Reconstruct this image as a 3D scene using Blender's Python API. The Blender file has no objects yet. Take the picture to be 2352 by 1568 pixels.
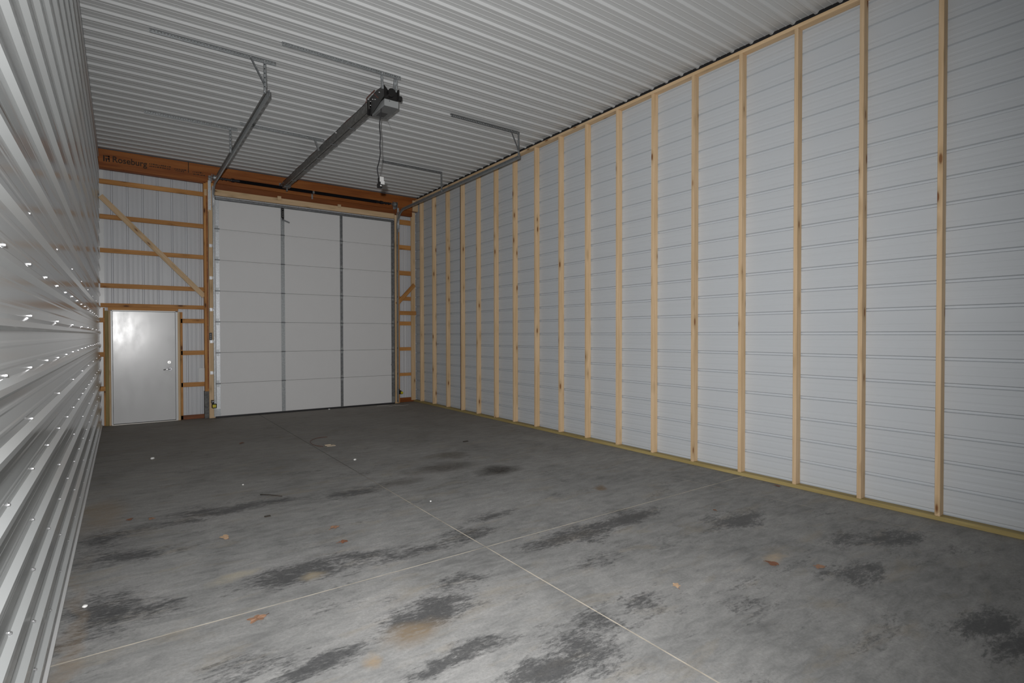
import bpy, bmesh, math, random
from mathutils import Vector, Matrix
random.seed(7)
S = bpy.context.scene
COL = S.collection

# ------------------------------------------------------------------ camera
CAM_H = 1.5797
F_PX, YAW, PITCH, ROLL = 1243.46, 0.6239, 0.0133, -0.0015
cam = bpy.data.cameras.new('camera'); cam.sensor_width = 36.0; cam.lens = F_PX * 36.0 / 2352.0
cam.clip_start = 0.02
co = bpy.data.objects.new('camera', cam); COL.objects.link(co)
c, s = math.cos(YAW), math.sin(YAW)
r0, f0, d0 = Vector((c, -s, 0)), Vector((s, c, 0)), Vector((0, 0, -1))
dn = d0 * math.cos(PITCH) - f0 * math.sin(PITCH)
fw = f0 * math.cos(PITCH) + d0 * math.sin(PITCH)
rt = r0 * math.cos(ROLL) - dn * math.sin(ROLL)
dn = r0 * math.sin(ROLL) + dn * math.cos(ROLL)
m = Matrix((rt, -dn, -fw)).transposed().to_4x4(); m.translation = (0, 0, CAM_H)
co.matrix_world = m
S.camera = co

# ------------------------------------------------------------------ world, flash, exposure
w = bpy.data.worlds.new('world'); S.world = w; w.use_nodes = True
w.node_tree.nodes['Background'].inputs[0].default_value = (0.02, 0.022, 0.025, 1)
w.node_tree.nodes['Background'].inputs[1].default_value = 1.0

# the photographer's flash head, held just above and left of the lens
fl = bpy.data.lights.new('camera_flash', 'SPOT'); fl.energy = 1280; fl.shadow_soft_size = .035
fl.spot_size = math.radians(124); fl.spot_blend = 1.0; fl.color = (1.0, .99, .985)
fo = bpy.data.objects.new('camera_flash', fl); COL.objects.link(fo); fo.location = (-0.13, -0.03, 1.78)
fo.rotation_euler = Vector((math.sin(.53), math.cos(.53), -.02)).to_track_quat('-Z', 'Y').to_euler()

S.view_settings.view_transform = 'Standard'; S.view_settings.look = 'None'
S.view_settings.gamma = 1.0; S.view_settings.exposure = 0.0
S.view_settings.use_curve_mapping = False

# ------------------------------------------------------------------ room numbers (metres)
D = 11.667            # inner face of the header beam on the end wall
XF = 5.5814           # front face of the studs
XR = XF + 0.089       # backing sheets behind the studs
XL = -0.32            # flats of the left liner sheets
ZC = 4.785            # flats of the ceiling sheets
YB = -3.2             # rear of the bay, behind the camera
YW = 11.80            # end wall sheets

def at(x, z, Y):      # moves a point measured on the plane Y = D to the plane Y
    k = Y / D
    return x * k, CAM_H + (z - CAM_H) * k

# ------------------------------------------------------------------ materials
def new_mat(name, base=(.5, .5, .5), rough=.5, metal=0., spec=.5):
    mt = bpy.data.materials.new(name); mt.use_nodes = True
    b = mt.node_tree.nodes['Principled BSDF']
    b.inputs['Base Color'].default_value = (*base, 1); b.inputs['Roughness'].default_value = rough
    b.inputs['Metallic'].default_value = metal; b.inputs['Specular IOR Level'].default_value = spec
    return mt, mt.node_tree, b
class G:              # small helper around a node tree
    def __init__(s, nt): s.nt = nt
    def n(s, t, **kw):
        nd = s.nt.nodes.new(t)
        for k, v in kw.items(): setattr(nd, k, v)
        return nd
    def l(s, a, b): s.nt.links.new(a, b)
    def val(s, sock, v):
        if hasattr(v, 'is_linked') or isinstance(v, bpy.types.NodeSocket): s.l(v, sock)
        else: sock.default_value = v
    def math(s, op, a, b=0., clamp=False):
        nd = s.n('ShaderNodeMath', operation=op, use_clamp=clamp); s.val(nd.inputs[0], a); s.val(nd.inputs[1], b)
        return nd.outputs[0]
    def coord(s, scale=(1, 1, 1), kind='Object', rnd=False, loc=(0, 0, 0), rot=(0, 0, 0)):
        tc = s.n('ShaderNodeTexCoord'); mp = s.n('ShaderNodeMapping'); src = tc.outputs[kind]
        if rnd:
            oi = s.n('ShaderNodeObjectInfo'); sc = s.n('ShaderNodeVectorMath', operation='SCALE')
            sc.inputs[0].default_value = (17.3, 23.1, 11.7); s.l(oi.outputs['Random'], sc.inputs['Scale'])
            ad = s.n('ShaderNodeVectorMath', operation='ADD'); s.l(src, ad.inputs[0]); s.l(sc.outputs[0], ad.inputs[1]); src = ad.outputs[0]
        s.l(src, mp.inputs[0]); mp.inputs['Scale'].default_value = scale; mp.inputs['Location'].default_value = loc; mp.inputs['Rotation'].default_value = rot
        return mp.outputs[0]
    def noise(s, vec, scale=5., detail=4., rough=.55, dist=0.):
        nd = s.n('ShaderNodeTexNoise'); s.l(vec, nd.inputs['Vector']); nd.inputs['Scale'].default_value = scale
        nd.inputs['Detail'].default_value = detail; nd.inputs['Roughness'].default_value = rough; nd.inputs['Distortion'].default_value = dist
        return nd.outputs[0]
    def ramp(s, fac, stops):
        nd = s.n('ShaderNodeValToRGB'); s.l(fac, nd.inputs[0]); e = nd.color_ramp.elements
        while len(e) < len(stops): e.new(.5)
        for i, (p, col) in enumerate(stops):
            e[i].position = p; e[i].color = (*col, 1) if len(col) == 3 else col
        return nd.outputs[0]
    def mix(s, fac, a, b, mode='MIX'):
        nd = s.n('ShaderNodeMix', data_type='RGBA', blend_type=mode)
        s.val(nd.inputs['Factor'], fac)
        for i, v in ((6, a), (7, b)):
            if isinstance(v, tuple): nd.inputs[i].default_value = (*v, 1)
            else: s.l(v, nd.inputs[i])
        return nd.outputs[2]
    def rng(s, v, a, b, c=0., d=1., smooth=False):
        nd = s.n('ShaderNodeMapRange'); nd.clamp = True
        if smooth: nd.interpolation_type = 'SMOOTHSTEP'
        s.val(nd.inputs[0], v)
        for i, x in enumerate((a, b, c, d)): nd.inputs[i + 1].default_value = x
        return nd.outputs[0]
    def bump(s, b, h, strength, dist=.01):
        nd = s.n('ShaderNodeBump'); nd.inputs['Strength'].default_value = strength; nd.inputs['Distance'].default_value = dist
        s.l(h, nd.inputs['Height']); s.l(nd.outputs[0], b.inputs['Normal'])

def painted_steel(name, base, rough, stretch, var=.04, bump=.05, spec=.5):
    mt, nt, b = new_mat(name, base, rough, 0., spec); g = G(nt)
    n1 = g.noise(g.coord(stretch), 3., 3.)
    hi = tuple(min(1, x * (1 + var)) for x in base); lo = tuple(x * (1 - var) for x in base)
    g.l(g.mix(n1, lo, hi), b.inputs['Base Color'])
    n2 = g.noise(g.coord((1.2, 1.2, 1.2)), 2.2, 2.)
    g.bump(b, n2, bump, .02)
    return mt
M = {}
M['liner'] = painted_steel('white_liner_steel', (.54, .56, .56), .17, (1, .15, 3), .03, .03)
M['ceil'] = painted_steel('white_ceiling_steel', (.575, .585, .585), .38, (.15, 1, 1), .03, .05)
M['backer'] = painted_steel('pale_sheet_backside', (.535, .56, .585), .5, (1, .12, 4), .035, .02, .35)
M['sheet'] = painted_steel('end_wall_sheet', (.60, .615, .64), .38, (5, 1, .3), .07, .07, .5)
M['rear'] = painted_steel('rear_wall_sheet', (.6, .61, .62), .5, (4, 1, .3), .05, .02)
M['trim'] = painted_steel('white_trim_steel', (.70, .71, .71), .3, (1, 1, 1), .02, .02)
M['doorskin'] = painted_steel('white_door_skin', (.74, .74, .74), .55, (1, 1, 1), .02, .03, .3)

def wood(name, lo, hi, axis, knot=(.10, .045, .015), knots=.5, stain=None, rough=.6, grain=1.):
    mt, nt, b = new_mat(name, hi, rough, 0., .3); g = G(nt)
    def sc(along, across): return tuple(along if i == axis else across for i in range(3))
    n1 = g.noise(g.coord(sc(1.3, 42 * grain), rnd=True), 1., 5., .6, .6)
    n2 = g.noise(g.coord(sc(.7, 5), rnd=True), 1.4, 3.)
    f = g.math('ADD', g.math('MULTIPLY', n1, .62), g.math('MULTIPLY', n2, .5))
    colr = g.ramp(f, [(.36, lo), (.72, hi)])
    oi = g.n('ShaderNodeObjectInfo')
    tint = g.rng(oi.outputs['Random'], 0, 1, .90, 1.08)
    hs = g.n('ShaderNodeHueSaturation'); g.l(colr, hs.inputs['Color']); g.l(tint, hs.inputs['Value']); colr = hs.outputs[0]
    if knots > 0:
        v = g.n('ShaderNodeTexVoronoi'); g.l(g.coord(sc(3.6, 13), rnd=True), v.inputs['Vector']); v.inputs['Scale'].default_value = 1.
        sp = g.n('ShaderNodeSeparateColor'); g.l(v.outputs['Color'], sp.inputs[0])
        core = g.rng(v.outputs['Distance'], .10, .21, 1, 0, True)
        halo = g.rng(v.outputs['Distance'], .16, .5, .55, 0, True)
        pick = g.rng(sp.outputs[0], 1 - knots, 1 - knots + .05, 0, 1)
        colr = g.mix(g.math('MULTIPLY', halo, pick), colr, tuple(x * .75 for x in lo))
        colr = g.mix(g.math('MULTIPLY', core, pick), colr, knot)
    if stain:
        n3 = g.noise(g.coord(sc(.5, 6), rnd=True), 1.7, 4.)
        colr = g.mix(g.rng(n3, .48, .68, 0, .8), colr, stain)
    g.l(colr, b.inputs['Base Color']); g.bump(b, n1, .12, .004)
    return mt
for ax, t in ((0, 'x'), (1, 'y'), (2, 'z')):
    M['pine_' + t] = wood('pale_pine_' + t, (.55, .375, .20), (.73, .54, .345), ax, (.22, .09, .03), .45)
    M['orange_' + t] = wood('orange_pine_' + t, (.40, .175, .045), (.64, .325, .11), ax, (.12, .04, .012), .4)
    M['treated_' + t] = wood('treated_pine_' + t, (.27, .20, .07), (.47, .37, .16), ax, (.08, .05, .02), .12)
M['beam'] = wood('reddish_beam', (.17, .045, .010), (.34, .115, .028), 0, (.05, .02, .01), .0, (.40, .15, .04), .5, .5)
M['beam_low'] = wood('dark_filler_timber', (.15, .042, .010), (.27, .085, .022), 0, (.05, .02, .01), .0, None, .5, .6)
M['green_post'] = wood('weathered_treated_post', (.20, .15, .05), (.36, .27, .11), 2, (.06, .04, .02), .2)
M['bark'] = wood('bark_edge', (.035, .012, .006), (.13, .045, .018), 2, knots=0)

def galv(name, base=(.42, .44, .45), rough=.34, metal=.85, sc=40.):
    mt, nt, b = new_mat(name, base, rough, metal); g = G(nt)
    v = g.n('ShaderNodeTexVoronoi'); g.l(g.coord((1, 1, 1)), v.inputs['Vector']); v.inputs['Scale'].default_value = sc
    sp = g.n('ShaderNodeSeparateColor'); g.l(v.outputs['Color'], sp.inputs[0])
    lo = tuple(x * .85 for x in base); hi = tuple(min(1, x * 1.12) for x in base)
    g.l(g.mix(sp.outputs[0], lo, hi), b.inputs['Base Color']); g.l(g.rng(sp.outputs[1], 0, 1, rough * .85, rough * 1.3), b.inputs['Roughness'])
    return mt
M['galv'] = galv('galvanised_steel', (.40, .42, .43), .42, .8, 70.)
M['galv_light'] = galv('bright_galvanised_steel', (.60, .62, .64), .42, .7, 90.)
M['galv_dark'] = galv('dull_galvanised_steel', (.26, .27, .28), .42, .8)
M['rail'] = galv('opener_rail_steel', (.20, .195, .185), .42, .75, 25.)
M['zinc'] = new_mat('zinc_bolt', (.72, .72, .73), .33, 1.)[0]
M['black'] = new_mat('black_enamel', (.012, .011, .011), .38)[0]
M['spring'] = new_mat('oiled_black_spring', (.012, .012, .016), .45, .3)[0]
M['grey_box'] = new_mat('grey_painted_box', (.30, .31, .31), .45)[0]
M['rubber'] = new_mat('black_rubber', (.015, .015, .018), .6)[0]
M['gap_dark'] = new_mat('gap_shade_black', (.010, .010, .011), .9)[0]
M['ink'] = new_mat('stamped_ink', (.045, .022, .010), .7)[0]
M['red_wire'] = new_mat('red_wire', (.22, .05, .03), .5)[0]
M['white_pl'] = new_mat('white_plastic', (.78, .78, .76), .35)[0]
M['grey_pl'] = new_mat('grey_plastic', (.66, .68, .69), .45)[0]
M['yellow'] = new_mat('yellow_plastic', (.62, .52, .02), .4)[0]
M['chrome'] = new_mat('satin_chrome', (.62, .62, .61), .2, 1.)[0]
M['lever'] = new_mat('dark_satin_lever', (.22, .22, .23), .3, .9)[0]
M['slab_edge'] = new_mat('threshold_aluminium', (.70, .68, .64), .28, .9)[0]
M['card'] = new_mat('tan_card', (.52, .43, .32), .8)[0]
M['string'] = new_mat('pale_string', (.55, .52, .48), .8)[0]
M['twig'] = new_mat('dark_twig', (.035, .028, .022), .8)[0]
M['wire'] = new_mat('brown_wire', (.13, .055, .04), .6)[0]
def leaf_mat(name, a, b_):
    mt, nt, b = new_mat(name, a, .7); g = G(nt)
    g.l(g.mix(g.noise(g.coord((60, 60, 60), rnd=True), 1., 3.), a, b_), b.inputs['Base Color']); return mt
M['leaf'] = leaf_mat('dry_leaf', (.20, .105, .062), (.32, .19, .12))
M['leaf_dark'] = leaf_mat('dark_dry_leaf', (.11, .045, .025), (.24, .105, .055))
M['leaf_tan'] = leaf_mat('tan_dry_leaf', (.40, .26, .15), (.52, .37, .25))

# door skin of the entry door: smooth gloss white with faint waviness so the flash flares on it
mt, nt, b = new_mat('entry_door_skin', (.67, .675, .68), .22, 0., .6); g = G(nt)
n = g.noise(g.coord((1.3, 1.3, .6)), 2.4, 2., .5, .3); g.bump(b, n, .007, .02)
g.l(g.rng(g.noise(g.coord((2, 2, 1)), 3., 3.), .3, .7, .20, .27), b.inputs['Roughness'])
M['entry'] = mt

# concrete: cloudy grey, dark trowel burns, tan mud rings, oil spots
def concrete():
    mt, nt, b = new_mat('concrete_slab', (.25, .25, .25), .75, 0., .3); g = G(nt)
    P = g.coord((1, 1, 1))
    cloud = g.noise(P, 1.1, 7., .66, .6)
    fine = g.noise(g.coord((3.2, 9, 3), rot=(0, 0, .14)), 1.5, 7., .72, .5)
    grit = g.noise(P, 60., 4., .75)
    base = g.ramp(g.math('ADD', g.math('MULTIPLY', cloud, .5), g.math('MULTIPLY', fine, .55)),
                  [(.36, (.155, .156, .154)), (.50, (.245, .246, .241)), (.62, (.32, .318, .31)), (.74, (.40, .396, .384))])
    base = g.mix(g.rng(grit, .38, .68, 0, .38), base, (.125, .125, .122))
    tan = g.noise(g.coord((1.3, 3.6, 1)), 1.3, 6., .65, .4)
    base = g.mix(g.rng(tan, .54, .74, 0, .42), base, (.27, .225, .155))
    far = g.n('ShaderNodeSeparateXYZ'); g.l(P, far.inputs[0])
    # blends to brown towards the doors
    base = g.mix(g.rng(far.outputs[1], 4.5, 11.0, 0, .50), base, (.275, .240, .200))
    # dark burns
    fine2 = g.noise(g.coord((6, 17, 6), rot=(0, 0, .20)), 2.1, 7., .75, .4)
    blobs = [(3.30, 3.19, .85, .17, 1), (3.05, 3.15, .35, .16, 1), (.93, 3.70, .50, .17, 1), (1.35, 3.74, .35, .10, .9), (.82, 5.49, .70, .20, .9),
             (.35, 5.35, .5, .12, .7), (1.44, 2.80, .32, .20, 1), (1.72, 2.98, .25, .14, .9), (1.88, 1.98, .22, .26, 1), (2.12, 2.12, .2, .18, .8), (2.50, 2.08, .20, .16, .7),
             (1.60, 1.95, .30, .16, 1), (1.25, 2.25, .35, .10, .9), (3.93, 1.56, .28, .13, 1), (3.75, 1.63, .22, .06, .8), (4.85, 1.66, .38, .17, .9), (4.55, 1.85, .4, .14, .7), (4.25, 2.62, .42, .20, .9),
             (3.80, .90, .32, .14, 1), (3.60, .72, .30, .10, 1), (-.10, 3.85, .26, .32, .9), (.10, 3.75, .3, .18, .7), (.05, 4.72, .35, .13, .9),
             (1.90, 5.30, .42, .20, .8), (1.72, 3.58, .50, .12, .9), (2.15, 3.66, .40, .16, .8), (.72, 2.63, .28, .12, .9), (.55, 2.80, .3, .12, .7), (2.6, 3.92, .35, .12, .7), (-.12, 5.2, .2, .35, .7), (3.0, 1.75, .25, .10, .6), (2.75, 2.75, .4, .10, .6)]
    acc = None
    pv = g.n('ShaderNodeVectorMath', operation='ADD')
    wob = g.n('ShaderNodeTexNoise'); g.l(P, wob.inputs['Vector']); wob.inputs['Scale'].default_value = 3.; wob.inputs['Detail'].default_value = 3.
    ws = g.n('ShaderNodeVectorMath', operation='MULTIPLY_ADD'); g.l(wob.outputs['Color'], ws.inputs[0]); ws.inputs[1].default_value = (.36, .30, 0); ws.inputs[2].default_value = (-.18, -.15, 0)
    g.l(P, pv.inputs[0]); g.l(ws.outputs[0], pv.inputs[1]); W = pv.outputs[0]
    def blob(cx, cy, rx, ry, amt, soft=0.):
        mp = g.n('ShaderNodeMapping'); mp.vector_type = 'TEXTURE'; g.l(W, mp.inputs[0])
        mp.inputs['Location'].default_value = (cx, cy, 0); mp.inputs['Scale'].default_value = (rx * 1.15, ry * 1.15, 50)
        ln = g.n('ShaderNodeVectorMath', operation='LENGTH'); g.l(mp.outputs[0], ln.inputs[0])
        return g.rng(ln.outputs['Value'], soft, 1.25, amt, 0, True)
    for bb in blobs:
        k = blob(*bb); acc = k if acc is None else g.math('MAXIMUM', acc, k)
    fine3 = g.noise(g.coord((16, 34, 16), rot=(0, 0, .2)), 1.6, 6., .8, .3)
    gen = g.noise(g.coord((1.5, 4.2, 1), loc=(3, 1, 0), rot=(0, 0, .15)), 1.0, 5., .65, .5)
    v = g.math('ADD', g.math('MULTIPLY', acc, .68), g.math('MULTIPLY', g.math('SUBTRACT', fine2, .5), 1.5))
    v = g.math('ADD', v, g.math('MULTIPLY', g.math('SUBTRACT', fine3, .5), 1.3))
    v = g.math('ADD', v, g.math('MULTIPLY', g.rng(gen, .46, .70), .42))
    burn = g.rng(v, .20, .74, 0, .88, True)
    burn = g.math('MULTIPLY', burn, g.rng(grit, .36, .62, 1., .80))
    base = g.mix(burn, base, (.040, .041, .043))
    # oil spots and mud rings
    for cx, cy, rx, ry, a, colr in ((3.55, 5.20, .26, .20, .95, (.018, .014, .010)), (3.10, 5.65, .42, .22, .7, (.035, .026, .018)), (3.42, 6.2, .30, .16, .6, (.06, .045, .025)),
                                    (2.40, 5.37, .25, .14, .6, (.04, .03, .02)), (1.27, 2.64, .15, .115, 1., (.20, .155, .105)), (3.72, 1.97, .14, .06, .85, (.40, .32, .23)), (3.98, 3.99, .075, .06, .9, (.16, .10, .05)),
                                    (.99, 2.52, .05, .05, .7, (.33, .24, .14)), (-.17, 6.0, .20, .5, .45, (.26, .18, .10)), (-.24, 3.0, .05, 1.6, .4, (.26, .19, .12)), (.6, 3.9, .13, .06, .5, (.42, .37, .26)), (1.0, 3.62, .1, .06, .55, (.42, .35, .23))):
        base = g.mix(g.math('MULTIPLY', blob(cx, cy, rx, ry, a, .25), g.rng(g.math('ADD', fine2, g.math('MULTIPLY', fine3, .5)), .5, .85, .35, 1.)), base, colr)
    # snapped pale chalk line beside the right wall and a short scuff
    xx = g.math('ADD', far.outputs[0], g.math('MULTIPLY', far.outputs[1], .1286)); ln = g.math('ABSOLUTE', g.math('SUBTRACT', xx, 5.398))
    fade = g.rng(g.noise(P, 6., 2.), .35, .6, .1, .75)
    lim = g.math('MULTIPLY', g.rng(far.outputs[1], 1.2, 1.6), g.rng(far.outputs[1], 4.2, 5.2, 1, 0))
    base = g.mix(g.math('MULTIPLY', g.math('MULTIPLY', g.rng(ln, .003, .007, 1, 0), fade), lim), base, (.42, .38, .33))
    g.l(base, b.inputs['Base Color'])
    g.l(g.rng(burn, 0, 1, .72, .5), b.inputs['Roughness'])
    g.bump(b, g.math('ADD', grit, fine), .12, .004)
    return mt
M['concrete'] = concrete()
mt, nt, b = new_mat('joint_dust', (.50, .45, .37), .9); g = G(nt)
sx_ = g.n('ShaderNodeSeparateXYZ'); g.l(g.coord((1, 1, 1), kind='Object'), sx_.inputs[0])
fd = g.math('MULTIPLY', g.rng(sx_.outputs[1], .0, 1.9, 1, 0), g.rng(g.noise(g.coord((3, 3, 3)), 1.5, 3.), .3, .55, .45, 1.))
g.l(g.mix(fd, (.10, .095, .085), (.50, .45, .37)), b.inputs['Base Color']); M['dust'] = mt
mt, nt, b = new_mat('pier_concrete', (.16, .165, .16), .85); g = G(nt); g.l(g.ramp(g.noise(g.coord((8, 8, 8)), 3., 5.), [(.3, (.10, .10, .10)), (.7, (.21, .21, .20))]), b.inputs['Base Color']); M['pier'] = mt

# ------------------------------------------------------------------ object helpers
def tag(o, label=None, cat=None, group=None, kind=None):
    if label: o['label'] = label
    if cat: o['category'] = cat
    if group: o['group'] = group
    if kind: o['kind'] = kind
    return o
def empty(name, loc=(0, 0, 0)):
    o = bpy.data.objects.new(name, None); COL.objects.link(o); o.location = loc; o.empty_display_size = .1
    return o
def world_loc(o):
    v = Vector(o.location)
    while o.parent: o = o.parent; v += Vector(o.location)
    return v
def link(name, me, mat, parent=None, loc=(0, 0, 0), rot=None):
    o = bpy.data.objects.new(name, me); COL.objects.link(o)
    if mat is not None and not me.materials: me.materials.append(mat)
    o.location = Vector(loc)
    if parent: o.parent = parent; o.location = Vector(loc) - world_loc(parent)
    if rot: o.rotation_euler = rot
    return o
def finish(bm, name, smooth=False):
    bmesh.ops.recalc_face_normals(bm, faces=bm.faces[:])
    me = bpy.data.meshes.new(name); bm.to_mesh(me); bm.free()
    if smooth:
        for p in me.polygons: p.use_smooth = True
    return me
def add_box(bm, x0, x1, y0, y1, z0, z1, bev=0.):
    r = bmesh.ops.create_cube(bm, size=1.0)
    for v in r['verts']:
        v.co = Vector((x0 + (v.co.x + .5) * (x1 - x0), y0 + (v.co.y + .5) * (y1 - y0), z0 + (v.co.z + .5) * (z1 - z0)))
    if bev > 0:
        es = list({e for v in r['verts'] for e in v.link_edges})
        bmesh.ops.bevel(bm, geom=es, offset=bev, segments=1, affect='EDGES')
def add_cyl(bm, a, b, r, seg=12, r2=None):
    a, b = Vector(a), Vector(b); d = b - a
    res = bmesh.ops.create_cone(bm, cap_ends=True, segments=seg, radius1=r, radius2=r if r2 is None else r2, depth=d.length)
    q = d.to_track_quat('Z', 'Y').to_matrix().to_4x4(); q.translation = (a + b) / 2
    bmesh.ops.transform(bm, matrix=q, verts=res['verts'])
def box(name, x0, x1, y0, y1, z0, z1, mat, parent=None, bev=.0):
    cx, cy, cz = (x0 + x1) / 2, (y0 + y1) / 2, (z0 + z1) / 2
    bm = bmesh.new(); add_box(bm, x0 - cx, x1 - cx, y0 - cy, y1 - cy, z0 - cz, z1 - cz, bev)
    return link(name, finish(bm, name), mat, parent, (cx, cy, cz))
def boxes(name, lst, mat, parent=None, bev=0.):
    cx, cy, cz = ((min(b[i] for b in lst) + max(b[i + 1] for b in lst)) / 2 for i in (0, 2, 4))
    bm = bmesh.new()
    for b in lst: add_box(bm, b[0] - cx, b[1] - cx, b[2] - cy, b[3] - cy, b[4] - cz, b[5] - cz, bev)
    return link(name, finish(bm, name), mat, parent, (cx, cy, cz))
def cyls(name, lst, mat, parent=None, seg=14, smooth=True):
    o = Vector(lst[0][0]); bm = bmesh.new()
    for it in lst: add_cyl(bm, Vector(it[0]) - o, Vector(it[1]) - o, it[2], seg, it[3] if len(it) > 3 else None)
    ob = link(name, finish(bm, name), mat, parent, o)
    return ob
def beam_between(name, a, b, wdt, thk, mat, parent=None, up=(0, -1, 0), bev=.002):   # board with its length on local X
    a, b = Vector(a), Vector(b); d = b - a; L = d.length; x = d.normalized(); z = Vector(up); y = z.cross(x).normalized(); z = x.cross(y)
    bm = bmesh.new(); add_box(bm, -L / 2, L / 2, -wdt / 2, wdt / 2, -thk / 2, thk / 2, bev)
    o = link(name, finish(bm, name), mat, parent, (a + b) / 2)
    o.rotation_euler = Matrix((x, y, z)).transposed().to_euler()
    return o
def tube_mesh(pts, r, seg=8, name='tube'):
    bm = bmesh.new(); rings = []
    pts = [Vector(p) for p in pts]
    n = Vector((0, 0, 1))
    for i, p in enumerate(pts):
        t = (pts[min(i + 1, len(pts) - 1)] - pts[max(i - 1, 0)]).normalized()
        u = t.cross(n)
        if u.length < 1e-3: u = t.cross(Vector((0, 1, 0)))
        u.normalize(); v = u.cross(t).normalized(); n = v if abs(t.dot(v)) < .9 else n
        rings.append([bm.verts.new(p + (u * math.cos(2 * math.pi * k / seg) + v * math.sin(2 * math.pi * k / seg)) * r) for k in range(seg)])
    for a, b in zip(rings, rings[1:]):
        for k in range(seg): bm.faces.new((a[k], a[(k + 1) % seg], b[(k + 1) % seg], b[k]))
    bm.faces.new(rings[0][::-1]); bm.faces.new(rings[-1])
    return finish(bm, name, True)
def tube(name, pts, r, mat, parent=None, seg=8):
    o = Vector(pts[0]); return link(name, tube_mesh([Vector(p) - o for p in pts], r, seg, name), mat, parent, o)
def smooth_path(pts, n=8):
    out = []; P = [Vector(p) for p in pts]
    for i in range(len(P) - 1):
        a, b, c_, d = P[max(i - 1, 0)], P[i], P[i + 1], P[min(i + 2, len(P) - 1)]
        for k in range(n):
            t = k / n
            out.append(.5 * ((2 * b) + (c_ - a) * t + (2 * a - 5 * b + 4 * c_ - d) * t * t + (3 * b - a - 3 * c_ + d) * t ** 3))
    return out + [P[-1]]

def rib_profile(a0, a1, ribs, h, base, top, minor=0., pitch=.22, mw=.018):
    """(along, height) points of a ribbed sheet between a0 and a1"""
    pts = [(a0, 0.)]; ev = []
    for r in ribs:
        ev.append((r - base / 2, 0)); ev.append((r - top / 2, h)); ev.append((r + top / 2, h)); ev.append((r + base / 2, 0))
        if minor:
            for k in (1 / 3., 2 / 3.):
                mc = r + pitch * k
                ev += [(mc - mw / 2, 0), (mc - mw / 5, minor), (mc + mw / 5, minor), (mc + mw / 2, 0)]
    ev.sort(key=lambda e: e[0])
    pts += [e for e in ev if a0 + 1e-4 < e[0] < a1 - 1e-4] + [(a1, 0.)]
    return pts
def sheet(name, prof, fn, l0, l1, mat, parent, thick):
    """extrude a profile from l0 to l1; fn(along, height, length) -> xyz; thick: (dx,dy,dz) of the sheet's back"""
    bm = bmesh.new(); t = Vector(thick)
    A = [bm.verts.new(Vector(fn(a, h, l0))) for a, h in prof]; B = [bm.verts.new(Vector(fn(a, h, l1))) for a, h in prof]
    A2 = [bm.verts.new(v.co + t) for v in A]; B2 = [bm.verts.new(v.co + t) for v in B]
    for i in range(len(A) - 1):
        bm.faces.new((A[i], A[i + 1], B[i + 1], B[i])); bm.faces.new((A2[i], B2[i], B2[i + 1], A2[i + 1]))
        bm.faces.new((A[i], A2[i], A2[i + 1], A[i + 1])); bm.faces.new((B[i], B[i + 1], B2[i + 1], B2[i]))
    bm.faces.new((A[0], B[0], B2[0], A2[0])); bm.faces.new((A[-1], A2[-1], B2[-1], B[-1]))
    return link(name, finish(bm, name), mat, parent)

# ------------------------------------------------------------------ floor: four slabs, sawn joints filled with dust
floor = box('floor', XL - .05, XR + .3, YB, YW + .2, -.12, -.0008, M['dust'])
tag(floor, 'grey concrete floor with sawn joints and dark trowel burns', 'floor', kind='structure')
JX, JY, g2 = 2.18, 3.365, .005
for x0, x1, y0, y1 in ((XL - .05, JX - g2, YB, JY - g2), (JX + g2, XR + .3, YB, JY - g2), (XL - .05, JX - g2, JY + g2, YW + .2), (JX + g2, XR + .3, JY + g2, YW + .2)):
    bm = bmesh.new(); add_box(bm, x0, x1, y0, y1, -.1, 0)
    link('concrete_slab', finish(bm, 'concrete_slab'), M['concrete'], floor)

# ------------------------------------------------------------------ ceiling sheets, ribs across the bay
ceiling = empty('ceiling', (2.6, 4, ZC)); tag(ceiling, 'white ribbed steel ceiling with ribs running across the bay', 'ceiling', kind='structure')
CP = .2281; rib0 = 11.535
k = 0; y_hi = 11.66
while y_hi > YB:
    y_lo = max(rib0 - CP * (4 * k + 3.12), YB)
    ribs = [rib0 - CP * j for j in range(4 * k - 1, 4 * k + 5)]
    off = .0016 * (k % 2)
    prof = rib_profile(y_lo - .012, y_hi, [r for r in ribs if y_lo - .05 < r < y_hi + .05], -.020, .058, .020, -.0028, CP)
    sheet('ceiling_panel', prof, lambda a, h, l, off=off: (l, a, ZC + h - off), XL - .03, 5.645, M['ceil'], ceiling, (0, 0, .0012))
    y_hi = y_lo; k += 1

# ------------------------------------------------------------------ left wall liner, ribs along the wall
wall_l = empty('wall_left', (XL, 4, 0)); tag(wall_l, 'glossy white ribbed steel liner wall close to the camera on the left', 'wall', kind='structure')
LP = .2165; LR0 = 1.620
SEAM = 6.35
zlo = .03; row = 0
first = int(math.floor((zlo - LR0) / LP))
while zlo < ZC:
    zhi = min(LR0 + LP * (first + 4 * (row + 1) - .12), ZC)
    ribs = [LR0 + LP * j for j in range(first - 1, first + 4 * (row + 1) + 2)]
    ribs = [r for r in ribs if zlo - .03 < r < zhi + .03]
    for q, (ya, yb) in enumerate(((YB, SEAM), (SEAM - .03, YW - .02))):
        off = .0014 * (row % 2) + .0012 * (1 - q)
        prof = rib_profile(zlo, zhi + .01, ribs, .021, .066, .022, .0014, LP, .026)
        sheet('wall_panel', prof, lambda a, h, l, off=off: (XL + h + off, l, a), ya, yb, M['liner'], wall_l, (-.0012, 0, 0))
    zlo = zhi; row += 1
bm = bmesh.new()
add_cyl(bm, (0, 0, 0), (.0025, 0, 0), .0085, 10); add_cyl(bm, (.0025, 0, 0), (.0075, 0, 0), .0058, 6, .0050)
screw_me = finish(bm, 'screw'); screw_me.materials.append(M['zinc'])
ncol = 16
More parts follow.
